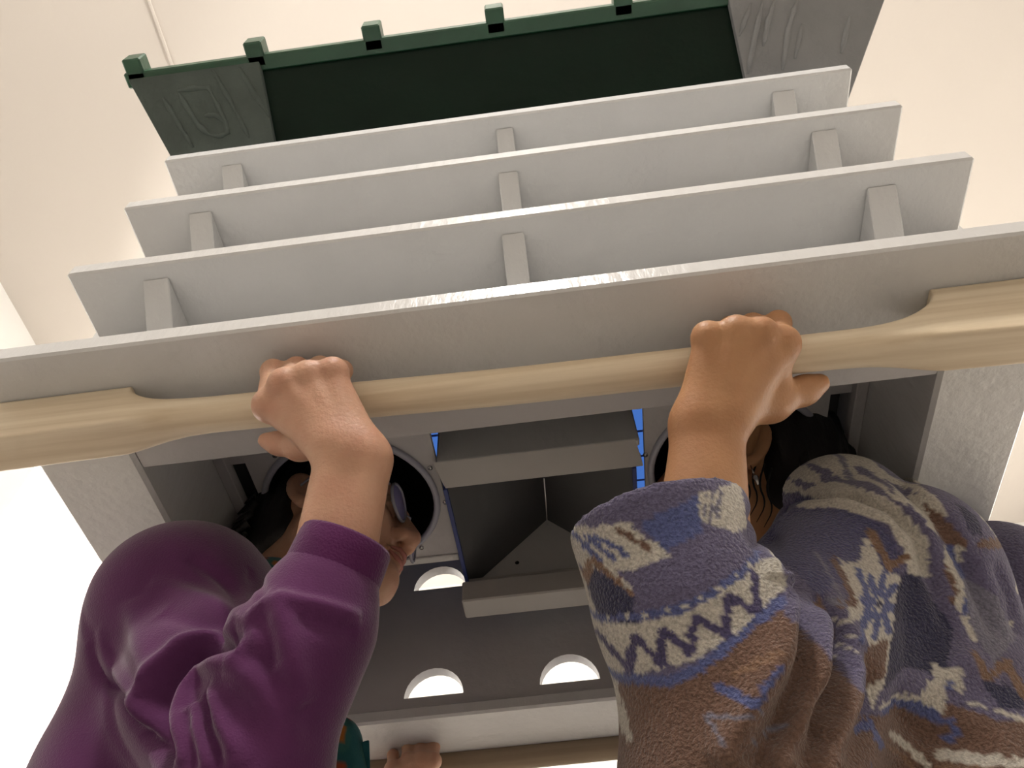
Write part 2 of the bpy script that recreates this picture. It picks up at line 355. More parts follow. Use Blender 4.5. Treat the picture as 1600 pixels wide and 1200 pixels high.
# inner boards at head height, each with a round black-lined opening for a head
def plate(name, outline, holes, z, th, m, par):
    cu = bpy.data.curves.new('tmp', 'CURVE'); cu.dimensions = '2D'; cu.fill_mode = 'BOTH'; cu.extrude = th / 2
    for pts in [outline] + holes:
        sp = cu.splines.new('POLY'); sp.points.add(len(pts) - 1); sp.use_cyclic_u = True
        for p, q in zip(sp.points, pts): p.co = (q[0], q[1], 0, 1)
    co = bpy.data.objects.new('tmp', cu); COL.objects.link(co); bpy.context.view_layer.update()
    me = bpy.data.meshes.new_from_object(co.evaluated_get(bpy.context.evaluated_depsgraph_get())); bpy.data.objects.remove(co)
    me.transform(Matrix.Translation((0, 0, z + th / 2))); me.name = name; return link(name, me, m, par)
ZP = 1.575
for x0, x1, cx, cy, r, xb0, xb1, xg in ((-.383, -.150, -.270, .712, .110, -.4149, -.401, -.392), (.110, .334, .2245, .716, .108, .359, .3729, .346)):
    circ = [(cx + r * math.cos(a), cy + r * math.sin(a)) for a in np.linspace(0, 2 * math.pi, 49)[:-1]]
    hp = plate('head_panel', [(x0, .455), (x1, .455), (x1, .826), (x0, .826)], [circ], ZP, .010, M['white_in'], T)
    def ring(rr, z): return [(cx + rr * math.cos(a), cy + rr * math.sin(a), z) for a in np.linspace(0, 2 * math.pi, 49)[:-1]]
    loft('head_cup', [ring((r - .001) * math.cos(t), ZP + .001 + .135 * math.sin(t)) for t in (0, .25, .5, .75, 1.0, 1.25, 1.45, 1.565)], M['liner'], hp, cap=False, label='black lining of the round head opening')
    tube('rim', ring(r, ZP - .002), .0045, M['helmet'], hp, 8, closed=True, label='grey-blue rim of the round head opening')
    for k in (1, 7, 12, 19, 26, 31, 40, 45):
        q = np.array(ring(r + .010, ZP)[k]); tube('screw', [q, q - np.array((0, 0, .002))], .0032, M['metal'], hp, 8)
    box('batten', (x0, x1), (.826, .838), (ZP - .003, ZP + .012), M['white'], T, .001)
    box('batten', (xb0, xb1), (.455, .9715), (ZP - .012, ZP + .004), M['white_in'], T, .001)
    box('slot_panel', (min(xg, x0, xb0) if x0 < 0 else x1, xb1 if x0 < 0 else xb0), (.455, .9715), (ZP + .03, ZP + .036), M['loft_dark'], T, .0005)
    box('slot_block', (xb1, x0) if x0 < 0 else (x1, xb0), (.455, .625), (ZP + .0005, ZP + .02), M['white_in'], T, .0005)
# back wall with rows of half-moon holes
bm = bmesh.new(); YB, TB = .972, .018
cu = bpy.data.curves.new('tmp', 'CURVE'); cu.dimensions = '2D'; cu.fill_mode = 'BOTH'; cu.extrude = TB / 2
def poly2(pts):
    s = cu.splines.new('POLY'); s.points.add(len(pts) - 1); s.use_cyclic_u = True
    for p, q in zip(s.points, pts): p.co = (q[0], q[1], 0, 1)
poly2([(-.4149, 1.44), (.3729, 1.44), (.3729, 1.93), (-.4149, 1.93)])
for z in (1.456, 1.640):
    for k in range(5):
        xc = -.392 + .1868 * k + (.002 if z > 1.5 else 0)
        if abs(xc) > .40: continue
        poly2([(xc + .041 * math.cos(a), z + .043 * math.sin(a)) for a in np.linspace(0, math.pi, 15)])
co = bpy.data.objects.new('tmp', cu); COL.objects.link(co); bpy.context.view_layer.update()
me = bpy.data.meshes.new_from_object(co.evaluated_get(bpy.context.evaluated_depsgraph_get())); bpy.data.objects.remove(co)
me.transform(Matrix.Translation((0, YB + TB / 2, 0)) @ Matrix.Rotation(math.pi / 2, 4, 'X')); me.name = 'back_wall'
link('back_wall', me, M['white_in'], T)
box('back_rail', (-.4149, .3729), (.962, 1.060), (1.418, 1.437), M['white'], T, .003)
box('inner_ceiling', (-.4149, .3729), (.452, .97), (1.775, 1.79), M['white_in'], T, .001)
# blue lit strips beside the little roof
for x0, x1, n in ((.112, .136, 5), (-.186, -.172, 4)):
    s = box('light_strip', (x0 - .004, x1 + .004), (.70, .968), (1.76, 1.7749), M['bluebar'], T, .001)
    for k in range(n):
        y0 = .705 + k * .255 / n
        box('pane', (x0, x1), (y0, y0 + .255 / n - .006), (1.7575, 1.7605), M['blue'], s, .0005)
# small gabled box hanging inside between the two heads
ZL = 1.567
H = box('inner_gable', (-.149, .103), (.652, .664), (ZL, 1.7745), M['white'], T, .002)
prism('sill', [(-.152, .664, ZL), (-.152, .652, ZL), (-.144, .694, ZL - .003), (-.144, .694, ZL + .02)], (.25, 0, 0), M['loft'], H, 0)
ap = (-.026, 1.680)
for xa, sgn in ((-.142, -1), (.092, 1)):
    a = np.array((xa, .69, ZL)); b_ = np.array((ap[0], .69, ap[1])); nn = nrm((sgn * (ap[1] - ZL), 0, abs(xa - ap[0])))
    prism('roof_slope', [a, b_, b_ + nn * .006, a + nn * .006], (0, .235, 0), M['loft_dark'], H, 0)
prism('gable_end', [(-.142, .89, ZL - .002), (.092, .89, ZL - .002), (ap[0], .89, ap[1])], (0, .012, 0), M['white'], H, 0)
tube('screw_hole', [PY(808, 879, .8895), PY(808, 879, .8895) + np.array((0, .003, 0))], .0032, M['dark'], H, 8)
box('gable_sill', (-.147, .098), (.872, .90), (ZL - .012, ZL + .001), M['loft'], H, .002)
box('gable_beam', (-.150, .101), (.862, .90), (ZL - .046, ZL - .012), M['loft'], H, .002)
tube('cord', [PY(850, 748, .70), PY(853, 785, .79), PY(855, 820, .885)], .0007, M['wallw'], H, 5)
for xa in (-.1445, .0945): box('edge_tape', (xa - .0025, xa + .0025), (.694, .925), (ZL - .006, ZL + .004), M['bluebar'], H, 0)
# green crown with rough plastered ends
def face_pt(x, y):
    r = ray(x, y); t = FN.dot(F0 - CAM) / FN.dot(r); return CAM + r * t
tl, tr = PZ(196, 116, 2.07), PZ(1398, -40, 2.07); br = PZ(1322, 166, 1.951)
F0 = (tl + tr) / 2; ytop = F0[1]
tl = np.array((tl[0], ytop, 2.07)); tr = np.array((tr[0], ytop, 2.07)); FN = nrm((0, -(2.07 - br[2]), -(br[1] - ytop)))
bl = PZ(275 + 10, 250 + 17, 1.951); bl = np.array((bl[0], br[1], br[2]))
K = empty('crown_tmp', (0, 0, 0)); bpy.data.objects.remove(K)
yb0, yb1 = 2 * .70 - ytop, 2 * .70 - br[1]
def sl(u, v):   # point on the sloping front: u 0..1 across, v 0 top .. 1 bottom
    return (tl * (1 - u) + tr * u) * (1 - v) + (bl * (1 - u) + br * u) * v
def u_of(px, py):
    p = face_pt(px, py); v = (2.07 - p[2]) / (2.07 - br[2]); a = tl * (1 - v) + bl * v; c = tr * (1 - v) + br * v
    return (p[0] - a[0]) / (c[0] - a[0]), v
inn = -FN
crown = prism('crown', [sl(0, 0) + inn * .012, sl(1, 0) + inn * .012, sl(1, 1) + inn * .012, sl(0, 1) + inn * .012], inn * .02, M['green'], T, 0)
ul0, v0 = u_of(405, 100); ul1, v1 = u_of(426, 216); ur0, w0 = u_of(1141, 5); ur1, w1 = u_of(1166, 112)
ulT = ul0 + (ul1 - ul0) * (0 - v0) / (v1 - v0); ulB = ul0 + (ul1 - ul0) * (1 - v0) / (v1 - v0)
urT = ur0 + (ur1 - ur0) * (0 - w0) / (w1 - w0); urB = ur0 + (ur1 - ur0) * (1 - w0) / (w1 - w0)
pl = prism('end_panel', [sl(0, .0), sl(ulT, .0), sl(ulB, 1), sl(0, 1)], inn * .0119, M['plas_l'], T, .001, 'dark grey-green plastered end panel with raised strokes')
prr = prism('end_panel', [sl(urT, .0), sl(1, .0), sl(1, 1), sl(urB, 1)], inn * .0119, M['plas_r'], T, .001, 'mid grey rough plastered end panel')
box('crown_core', (bl[0] + .13, br[0] - .13), (.45, .95), (1.9511, 2.06), M['green'], crown, .002)
box('crown_rim', (tl[0] - .003, tr[0] + .003), (ytop - .006, ytop + .016), (2.068, 2.084), M['green_edge'], crown, .002)
for px in (222, 404, 584, 775, 977):
    p = PY(px, 116 + (px - 196) * -.1265, ytop); hx = .0135
    box('crown_tab', (p[0] - hx, p[0] + hx), (ytop - .025, ytop + .01), (2.068, 2.100), M['green_edge'], crown, .002)
def strokes(lst, sx, ox, oy, m, r, par):
    for st in lst:
        pts = [face_pt(ox + x / sx, oy + y / sx) + inn * r * .1 for x, y in st]
        q = []
        for a, c in zip(pts[:-1], pts[1:]): q += [a + (c - a) * t for t in (0, .33, .66)]
        q.append(pts[-1]); rr = [r * (.75 + .5 * mnoise.noise(Vector(p * 130))) for p in q]; rr[0] *= .4; rr[-1] *= .4
        tube('relief_stroke', q, rr, m, par, 8)
strokes([[(610, 520), (700, 680), (800, 840), (900, 920), (1000, 945), (1080, 910), (1060, 800), (970, 740), (860, 745)], [(600, 505), (760, 480), (900, 478), (980, 640), (1085, 860)],
         [(930, 300), (1060, 520), (1180, 740), (1290, 960)], [(1190, 280), (1330, 520), (1480, 760)], [(460, 570), (560, 740), (650, 890), (750, 1050)]], 6.154, 180, 60, M['plas_l'], .0048, pl)
strokes([[(420, 5), (365, 260), (310, 530)], [(505, 5), (455, 160), (420, 330)], [(665, 5), (600, 210), (560, 500)], [(700, 170), (650, 420)], [(340, 20), (250, 260)], [(1040, 120), (980, 380)]], 4.571, 1100, 0, M['plas_r'], .0048, prr)
# carrying bars: round in the middle, square blocks at the ends
def carry_bar(label, m, pts_c, xs, blk_l, blk_r):
    """pts_c(x)->(y,z) axis; rings blend from block rectangles to a round bar"""
    rings = []
    for x in xs:
        y, z = pts_c(x); t = 0
        hy, hz, oz = .0165, .0165, 0
        if blk_l and x < blk_l[1]: t = min(1, max(0, (blk_l[1] - x) / (blk_l[1] - blk_l[0])))
        if blk_r and x > blk_r[0]: t = min(1, max(0, (x - blk_r[0]) / (blk_r[1] - blk_r[0])))
        e = 1 - math.sqrt(max(0, 1 - t * t)) if t < 1 else 1; t2 = 0
        if blk_l: t2 = max(t2, min(1, max(0, (blk_l[1] + .05 - x) / .09)))
        if blk_r: t2 = max(t2, min(1, max(0, (x - blk_r[0] + .05) / .09)))
        t2 = t2 * t2 * (3 - 2 * t2); top = max(.0166, 1.4345 - z); up = .0165 + (top - .0165) * e; dn = .0165 + .003 * t2; hy = .0165 + .0035 * t2
        R = []
        for k in range(40):
            a = (k + .5) / 40 * 2 * math.pi; c, s_ = math.cos(a), math.sin(a); pw = 1 - .86 * max(e, t2 ** 2)
            cx = math.copysign(abs(c) ** pw, c); sz = math.copysign(abs(s_) ** pw, s_)
            R.append((x, y + hy * cx, z + (up if sz > 0 else dn) * sz))
        rings.append(R)
    o = loft('handle_bar', rings, m, T, label=label); o.data.set_sharp_from_angle(angle=.7); return o
xs = sorted(set([-.545, -.54] + list(np.linspace(-.535, -.39, 6)) + list(np.linspace(-.388, -.345, 26)) + list(np.linspace(-.33, .27, 26)) + list(np.linspace(.275, .352, 34)) + list(np.linspace(.36, .49, 6))))
def ax_front(x): return .4185, np.interp(x, [-.545, -.324, -.205, -.032, .163, .246, .49], [1.396, 1.401, 1.397, 1.389, 1.386, 1.385, 1.376])
carry_bar('pale bare wood bar at the front with square ends', M['wood'], ax_front, xs, (-.384, -.350), (.298, .346))
def ax_back(x): return 1.066, 1.411
carry_bar('darker bare wood bar at the back', M['wood2'], ax_back, list(np.linspace(-.53, .49, 30)), (-.40, -.36), (.33, .37))

# ------------------------------------------------------------------ people
def frame(F, up=(0, 0, 1)):
    F = nrm(F); Lf = nrm(np.cross(up, F)); U = np.cross(F, Lf); return np.array([F, Lf, U])   # rows: forward, left, up
def loc(c, B): return lambda f, l, u: np.array(c) + f * B[0] + l * B[1] + u * B[2]
def sculpt_head(S, c, B, neck_to, nr=.052):
    p = loc(c, B)
    S.ell(p(-.012, 0, .042), (.098, .077, .092), B, .0)
    S.ell(p(.03, 0, -.02), (.062, .06, .085), B, .02)
    S.cone(neck_to, p(-.025, 0, -.05), nr + .004, nr, .03)
    for s in (1, -1):
        S.cone(p(.0, s * .054, -.05), p(.072, s * .016, -.098), .018, .017, .025)      # jaw
        S.ell(p(.062, s * .036, -.028), (.028, .026, .03), B, .02)                        # cheek
        S.cone(p(.089, s * .012, .03), p(.076, s * .048, .026), .011, .011, .012)         # brow
        S.ell(p(.098, s * .031, .006), (.016, .017, .013), B, .01, 'sub')               # socket
        S.ell(p(.08, s * .031, .005), (.0135, .0135, .0135), B, .0)                      # eyeball
        S.cone(p(.089, s * .021, .012), p(.083, s * .043, .010), .0045, .004, .004)       # upper lid
        S.cone(p(.089, s * .021, -.004), p(.083, s * .043, -.002), .004, .004, .004)
    S.cone(p(.078, 0, -.098), p(.079, 0, -.094), .02, .021, .02)                         # chin
    S.cone(p(.092, 0, .014), p(.112, 0, -.03), .009, .0115, .012)                        # nose
    for s in (1, -1): S.ell(p(.1, s * .0125, -.034), (.0135, .0085, .009), B, .006)
    for s in (1, -1): S.ell(p(.104, s * .0075, -.044), (.007, .0038, .006), B, .003, 'sub')
    S.cone(p(.091, .014, -.0605), p(.099, 0, -.0575), .0055, .0065, .006); S.cone(p(.091, -.014, -.0605), p(.099, 0, -.0575), .0055, .0065, .006)
    S.cone(p(.088, .012, -.071), p(.0945, 0, -.073), .006, .0075, .006); S.cone(p(.088, -.012, -.071), p(.0945, 0, -.073), .006, .0075, .006)
    for s in (1, -1): S.cone(p(.1035, 0, -.0665), p(.091, s * .021, -.0665), .0022, .0018, .002, 'sub')
    for s in (1, -1):                                                                     # ears
        A = frame(B[0] * .86 - B[1] * s * .5 + B[2] * .1, B[2] + B[0] * -.2); e = p(-.012, s * .083, -.004)
        S.ell(e, (.0185, .0075, .033), A, .006)
        S.ell(e + A[0] * .002 + A[1] * s * .006, (.0115, .0065, .021), A, .003, 'sub')
        S.cone(e + A[2] * .014 - A[0] * .006 + A[1] * s * .002, e - A[2] * .012 - A[0] * .004 + A[1] * s * .002, .0035, .003, .003)
        S.cone(e - A[2] * .029 + A[0] * .005, e - A[2] * .03 + A[0] * .004, .0075, .007, .006)
    return p
def hand(S, W, mcp, fingers, thumb, across, ts=1, fs=1):
    """W wrist; mcp four knuckles index..little; fingers list of [pip, dip, tip]; thumb chain"""
    mr = [.0128 * fs, .0128 * fs, .012 * fs, .011 * fs]
    for i, (m, r) in enumerate(zip(mcp, mr)):
        base = W + across * (.016 - .0107 * i) + (np.mean(mcp, 0) - W) * .12
        S.chain([W + across * (.012 - .008 * i), base, m], [.015, .015, r], .012 if fs == 1 else .004)
    for i, (m, f) in enumerate(zip(mcp, fingers)):
        r = [.0105, .0105, .0100, .0088][i] * fs
        S.chain([m] + list(f), [r + .0018, r * .98, r * .88, r * .76], .004)
        S.cone(m, m, r + .0026 * (fs == 1), r + .0026 * (fs == 1), .007 if fs == 1 else .002); S.cone(f[0], f[0], r + .0006, r + .0006, .004)
    S.chain(thumb, [.017, .0145 * ts, .0112 * ts, .0088 * ts], .012)
    tc_ = nrm(CAM - np.mean(mcp, 0))
    for m in mcp:                                                                         # tendons and knuckles
        S.cone(m + tc_ * .0085, W + (m - W) * .35 + tc_ * .012, .0042, .003, .007); S.cone(m + tc_ * .003 + nrm(m - W) * .002, m + tc_ * .003 + nrm(m - W) * .002, .0128 * fs, .0128 * fs, .005)
def hb(x, y, o):   # depth measured from the bar
    return P(x, y, .733 - (x - 200) * 4.2e-5 + o)
def skin_obj(S, name, m, parent, **k):
    V, Q = S.mesh(name); return link(name, npmesh(name, V, Q), m, parent, smooth=True, **k), V
def cloth_half(S, p, n, r): S.half(p, n, np.array(p) - r, np.array(p) + r)
def hair_strand(pts, r, par, m=None):
    pts = [np.array(p, float) for p in pts]; r = list(r)
    for _ in range(2):
        q = [pts[0]]; s_ = [r[0]]
        for a, c, ra, rc in zip(pts[:-1], pts[1:], r[:-1], r[1:]): q += [a * .75 + c * .25, a * .25 + c * .75]; s_ += [ra * .75 + rc * .25, ra * .25 + rc * .75]
        pts, r = q + [pts[-1]], s_ + [r[-1]]
    return tube('hair_strand', pts, r, m or M['hair'], par, 6)

# ================================================================= person on the left
PL = empty('person', (-.33, .66, 0), 'person on the left in purple velour top and round glasses, gripping the front bar', 'person')
FB = np.array((.993, -.12, 0)); RB = np.array((-.12, -.993, 0)); CL = np.array((-.345, .70, 0)); zz = np.array((0, 0, 1.))
hc = np.array((-.303, .741, 1.551)); HBm = frame((.999, -.05, 0), (.006, .115, .993)); BL = frame(FB)
sh = P(293, 945, .775); el = P(385, 1245, .53); wr = P(553, 716, .652); lsh = CL - RB * .15 - FB * .06 + zz * 1.29
S = SDF((-.56, .30, .90), (-.04, 1.13, 1.68), .0027)
S.ell(CL + zz * 1.15, (.09, .14, .2), BL, 0); S.cone(CL + zz * 1.32, CL + zz * .95, .09, .1, .04)
S.cone(sh + RB * -.02, lsh, .03, .04, .04)
ph = sculpt_head(S, hc, HBm, CL + FB * -.01 + zz * 1.32, .05)
across = nrm(P(480, 640, .66) - P(550, 655, .66))
S.chain([sh, sh + (el - sh) * .5, el], [.034, .020, .020], .006); fm = P(512, 925, .606)
for o in (-1, 1): S.chain([el, fm + across * .006 * o, wr + across * .0125 * o], [.020, .0265, .0185], .006)
mcp = [P(422, 634, .684), P(446, 602, .682), P(483, 590, .686), P(520, 584, .69)]
fin = [[hb(427, 581, -.006), hb(434, 601, .03), hb(438, 640, .034)], [hb(464, 577, .0), hb(468, 600, .034), hb(470, 645, .036)],
       [hb(500, 575, .0), hb(502, 600, .034), hb(503, 645, .034)], [hb(534, 579, -.004), hb(534, 600, .027), hb(532, 638, .03)]]
hand(S, wr, mcp, fin, [P(514, 690, .672), P(468, 697, .694), P(436, 693, .706), P(414, 688, .711)], across, .76)
# left arm reaching to the back bar
le = np.array((-.40, .93, 1.12)); lw = P(604, 1236, 1.07); acl = nrm(P(675, 1180, 1.1) - P(612, 1190, 1.1))
S.chain([lsh, le, lw], [.042, .036, .021], .02)
mcl = [PY(x, y + 22, 1.016) for x, y in ((676, 1168), (657, 1166), (637, 1168), (613, 1180))]
fil = [[PY(x + 1, y, 1.030), PY(x + 2, y + 4, 1.064), PY(x + 2, y + 30, 1.086)] for x, y in ((676, 1168), (657, 1166), (637, 1168), (613, 1180))]
hand(S, lw, mcl, fil, [P(640, 1235, 1.09), P(668, 1225, 1.10), P(690, 1214, 1.115), P(704, 1208, 1.12)], acl, 1, .8)
bodyL, _ = skin_obj(S, 'body', M['skinL'], PL)
# velour top
S = SDF((-.60, .32, .93), (-.02, 1.05, 1.46), .003)
S.ell(CL - FB * .02 + zz * 1.17, (.115, .17, .20), BL, 0); S.ell(CL - FB * .012 + zz * .97, (.105, .15, .25), BL, .05)
S.cone(sh * .35 + (CL + RB * .16 + zz * 1.29) * .65, lsh, .07, .07, .06); S.cone(CL + RB * .1 + zz * 1.33, CL - RB * .1 + zz * 1.33, .058, .058, .05)
um = sh + (el - sh) * .55
S.chain([sh, um, el], [.072, .062, .051], .035)
c0 = P(541, 848, .622); c1 = P(505, 930, .602); fmid = P(458, 1025, .572)
S.chain([el, fmid, c1 + nrm(el - c1) * .02, c1], [.050, .046, .043, .039], .02)
S.chain([c1, c0 + (c0 - c1) * .5], [.0355, .0345], .004)
S.chain([lsh, le, le + (lw - le) * .3], [.062, .052, .045], .03)
cut = nrm(c0 - c1); S.half(c0 + cut * .001, cut, c0 - .06, c0 + .06)
S.cone(c0 + cut * .01, c0 - cut * .03, .031, .031, .002, 'sub')
S.half(CL + FB * .045, FB, (-.36, .59, .93), (.0, .97, 1.16))
nk = CL + FB * .0 + zz * 1.385; S.half(nk, zz * .92 + FB * .25, nk - .13, nk + .13)
S.cone(nk + zz * .05, nk - zz * .03, .062, .056, .004, 'sub')
V, Q = S.mesh('top', 3)
fl = [([(368, 998), (303, 1014), (260, 1048), (243, 1092), (247, 1135), (262, 1198)], -.016, .011), ([(347, 983), (280, 1003), (238, 1045), (216, 1090), (218, 1140)], .008, .012),
      ([(376, 1012), (325, 1034), (290, 1075), (276, 1120), (285, 1190)], .008, .010), ([(403, 927), (433, 949), (451, 1001), (462, 1050), (480, 1100)], .006, .012), ([(400, 950), (420, 985), (430, 1040)], -.006, .009),
      ([(300, 1098), (304, 1140), (325, 1198)], .007, .008), ([(322, 1072), (338, 1125), (372, 1196)], .006, .008), ([(312, 1085), (322, 1130), (350, 1196)], -.008, .007), ([(296, 1110), (296, 1150), (308, 1198)], -.007, .007),
      ([(134, 1001), (150, 1040), (190, 1100), (235, 1170), (256, 1195)], -.008, .007), ([(146, 985), (170, 1045), (214, 1105), (258, 1165)], .004, .008),
      ([(300, 865), (350, 895), (392, 945)], -.005, .010), ([(250, 950), (320, 965), (385, 985)], -.005, .012), ([(235, 905), (320, 930), (385, 965)], .004, .012), ([(200, 930), (210, 1000), (235, 1060)], .004, .014),
      ([(352, 1030), (400, 1060), (440, 1110), (470, 1180)], .004, .012), ([(372, 1010), (420, 1040), (470, 1090)], -.004, .010), ([(395, 880), (402, 905), (405, 940)], -.004, .006),
      ([(470, 960), (520, 975), (565, 985)], -.003, .008), ([(430, 925), (500, 940), (570, 962)], .004, .007)]
fl = [(a_, b_ * (1.25 if b_ > 0 else 1.0), c_ * .8) for a_, b_, c_ in fl]
V = folds(V, Q, fl)
top = link('velour_top', npmesh('velour_top', V, Q), M['purple'], PL, smooth=True)
# knitted cuff as a sleeve ring round the forearm
ca = nrm(np.cross(cut, (0, 0, 1))); cb = np.cross(cut, ca); rings = []
for t, r in ((.002, .0300), (.0025, .0345), (.0, .0362), (-.012, .0368), (-.03, .0372), (-.045, .0378), (-.052, .036)):
    rings.append([c0 + cut * t + (c1 - c0 + cut * np.linalg.norm(c1 - c0)) * min(1, -t / .05 if t < 0 else 0) + r * (ca * math.cos(k / 96 * 2 * math.pi) + cb * math.sin(k / 96 * 2 * math.pi)) * (1 + .008 * (k % 2)) for k in range(96)])
loft('cuff', rings, M['rib'], top, cap=False)
nf = [(CL + FB * .0 + zz * 1.36) + zz * .01 + .064 * (math.cos(a) * FB + math.sin(a) * RB) - zz * .02 * math.cos(a) for a in np.linspace(0, 2 * math.pi, 29)[:-1]]
tube('neck_band', nf, .011, M['rib'], top, 10, closed=True)
def dyed(name, V, Q, m, par, fn, **k): return link(name, npmesh(name, V, Q, fn(V)), m, par, smooth=True, **k)
PAL = np.array([(.02, .07, .16), (.28, .06, .03), (.02, .10, .11), (.03, .12, .11), (.36, .13, .03), (.03, .02, .05)])
def print_fn(V):
    o = np.zeros((len(V), 3))
    for i, v in enumerate(V):
        q = v * np.array((1, 1, .45)); a = mnoise.noise(Vector(q * 34 + 11.7)) + .5 * mnoise.noise(Vector(q * 70 + 9)); o[i] = PAL[int((a * 2.6 + 3) % 6)]
    return o
# printed shirt under the open top: collar and front
S = SDF((-.50, .45, 1.0), (-.06, .92, 1.47), .005)
S.cone(CL + zz * 1.31, CL + FB * .004 + zz * 1.405, .07, .058, 0); S.cone(CL + zz * 1.3, hc + HBm[0] * -.035 - HBm[2] * .10, .062, .056, .02)
nk2 = CL + zz * 1.405; S.half(hc + HBm[0] * -.03 - HBm[2] * .105, HBm[2] + HBm[0] * .3, nk2 - .14, nk2 + .14)
S.ell(CL - FB * .005 + zz * 1.13, (.112, .12, .2), BL, .02); S.cone(P(522, 1165, .84), P(528, 1330, .79), .030, .05, .01)
V, Q = S.mesh('shirt'); dyed('printed_shirt', V, Q, M['print'], PL, print_fn, label='shirt with teal and orange print showing at the neck')
zp_unused = None if True else surf_pts(np.array([v.co for v in top.data.vertices]) + off(top), [(382, 888), (388, 900), (393, 912), (397, 922)])
hm = [P(556, 1162, .835), P(577, 1156, .835), P(579, 1215, .815), P(552, 1220, .815)]
M['teal'] = mat('teal_cotton', (.02, .10, .12), .85, .2, 500, .1, .3, 30)
prism('shirt_hem', hm, nrm(hm[0] - CAM) * .008, M['teal'], PL, .001, 'teal edge of the printed shirt')
# hair, ears free
def hair_shell(par, c, B, fl_, back=.0):
    p = loc(c, B)
    lo = np.array(c) - .19; hi = np.array(c) + .19
    S = SDF(lo, hi, .0042)
    S.ell(p(-.014, 0, .045), (.103, .083, .092), B, 0); S.ell(p(-.05, 0, .0), (.058 + back, .07, .075 + back), B, .03)
    S.cone(p(-.065, .03, -.045 - back), p(-.065, -.03, -.045 - back), .026 + back * .6, .026 + back * .6, .03)
    S.half(p(.048, 0, .0), B[0] - .45 * B[2], lo, hi)
    for s in (1, -1): S.ell(p(.015, s * .085, -.03), (.055, .035, .065), B, .006, 'sub')
    V, Q = S.mesh('hair'); N = vnormals(V, Q); d = np.array([mnoise.noise(Vector((v - c) @ B.T * np.array((55, 55, 14)))) for v in V]); V = V + N * d[:, None] * .006
    return link('hair', npmesh('hair', V, Q), M['hair'], par, smooth=True)
hairL = hair_shell(PL, hc, HBm, 0)
rnd = random.Random(4)
for i in range(46):
    a = rnd.uniform(-1, 1); b_ = rnd.uniform(-.06, .03); q = ph(-.075 - .03 * (1 - abs(a)), -.02 - .05 * a if a > 0 else -.055 * a - .02, b_)
    d = -HBm[0] * rnd.uniform(.3, 1) - HBm[2] * rnd.uniform(.5, 1.2) + HBm[1] * rnd.uniform(-.4, .3) * .6; d = nrm(d); L_ = rnd.uniform(.02, .038)
    hair_strand([q, q + d * L_ * .5, q + d * L_ - HBm[2] * .006], [.006, .0045, .0008], hairL)
# glasses
def glasses(par, p, B):
    fr = None
    for s in (1, -1):
        rg = [p(.1005 - .12 * abs(.025 * math.cos(a)) * (1 if math.cos(a) > 0 else -.3), s * (.034 + .025 * math.cos(a)), .002 + .0225 * math.sin(a)) for a in np.linspace(0, 2 * math.pi, 29)[:-1]]
        if fr is None: fr = tube('glasses', rg, .0022, M['frame'], par, 8, closed=True, label='clear round framed glasses with a violet reflection painted on the lenses')
        else: tube('rim', rg, .0022, M['frame'], fr, 8, closed=True)
        cen = np.mean(rg, 0); loft('lens', [[cen + (np.array(q) - cen) * t + B[0] * .003 * (1 - t * t) for q in rg] for t in (.02, .5, .97)], M['lens'], fr, cap=False)
        tube('temple', [p(.095, s * .06, .008), p(.05, s * .078, .01), p(-.005, s * .084, .012), p(-.022, s * .083, -.012)], .0018, M['frame'], fr, 6)
    tube('bridge', [p(.1, .009, .008), p(.105, 0, .011), p(.1, -.009, .008)], .002, M['frame'], fr, 6)
glasses(PL, ph, HBm)
def eyes(par, p, B):
    for s in (1, -1):
        q = p(.08, s * .031, .005); e = tube('eye', [q + B[0] * .0105, q + B[0] * .0138], [.0085, .003], M['eye'], par, 12); tube('iris', [q + B[0] * .0132 - B[2] * .001, q + B[0] * .0146 - B[2] * .001], [.0048, .004], M['iris'], e, 10)
eyes(PL, ph, HBm)
def lips(par, p): 
    tube('lips', [p(.094, .02, -.0635), p(.1015, .009, -.0595), p(.1045, 0, -.0605), p(.1015, -.009, -.0595), p(.094, -.02, -.0635)], [.0015, .0035, .004, .0035, .0015], M['lip'], par, 8)
    tube('lips', [p(.092, .019, -.068), p(.0985, .009, -.0725), p(.1005, 0, -.0735), p(.0985, -.009, -.0725), p(.092, -.019, -.068)], [.0015, .004, .005, .004, .0015], M['lip'], par, 8)
lips(PL, ph)
def legs(par, C, B, hip):
    S = SDF(np.array((C[0] - .3, C[1] - .3, .02)), np.array((C[0] + .3, C[1] + .3, hip + .12)), .013)
    S.ell(np.array(C) + zz * hip, (.12, .17, .11), B, 0)
    for s in (1, -1):
        S.chain([np.array(C) + B[1] * s * .085 + zz * (hip - .02), np.array(C) + B[1] * s * .09 + B[0] * .02 + zz * .5, np.array(C) + B[1] * s * .1 + zz * .06], [.095, .065, .055], .03)
    V, Q = S.mesh('trousers'); link('trousers', npmesh('trousers', V, Q), M['trouser'], par, smooth=True)
    for s in (1, -1):
        c = np.array(C) + B[1] * s * .1; S = SDF(np.array((c[0] - .25, c[1] - .25, -.03)), np.array((c[0] + .25, c[1] + .25, .16)), .008)
        S.cone(c - B[0] * .05 + zz * .045, c + B[0] * .15 + zz * .032, .045, .034, 0); S.cone(c - B[0] * .02 + zz * .12, c + zz * .05, .05, .045, .02); S.half(c, -zz, c - .3, c + .3)
        V, Q = S.mesh('shoe'); link('shoe', npmesh('shoe', V, Q), M['shoe'], par, smooth=True)
legs(PL, CL, BL, .92)

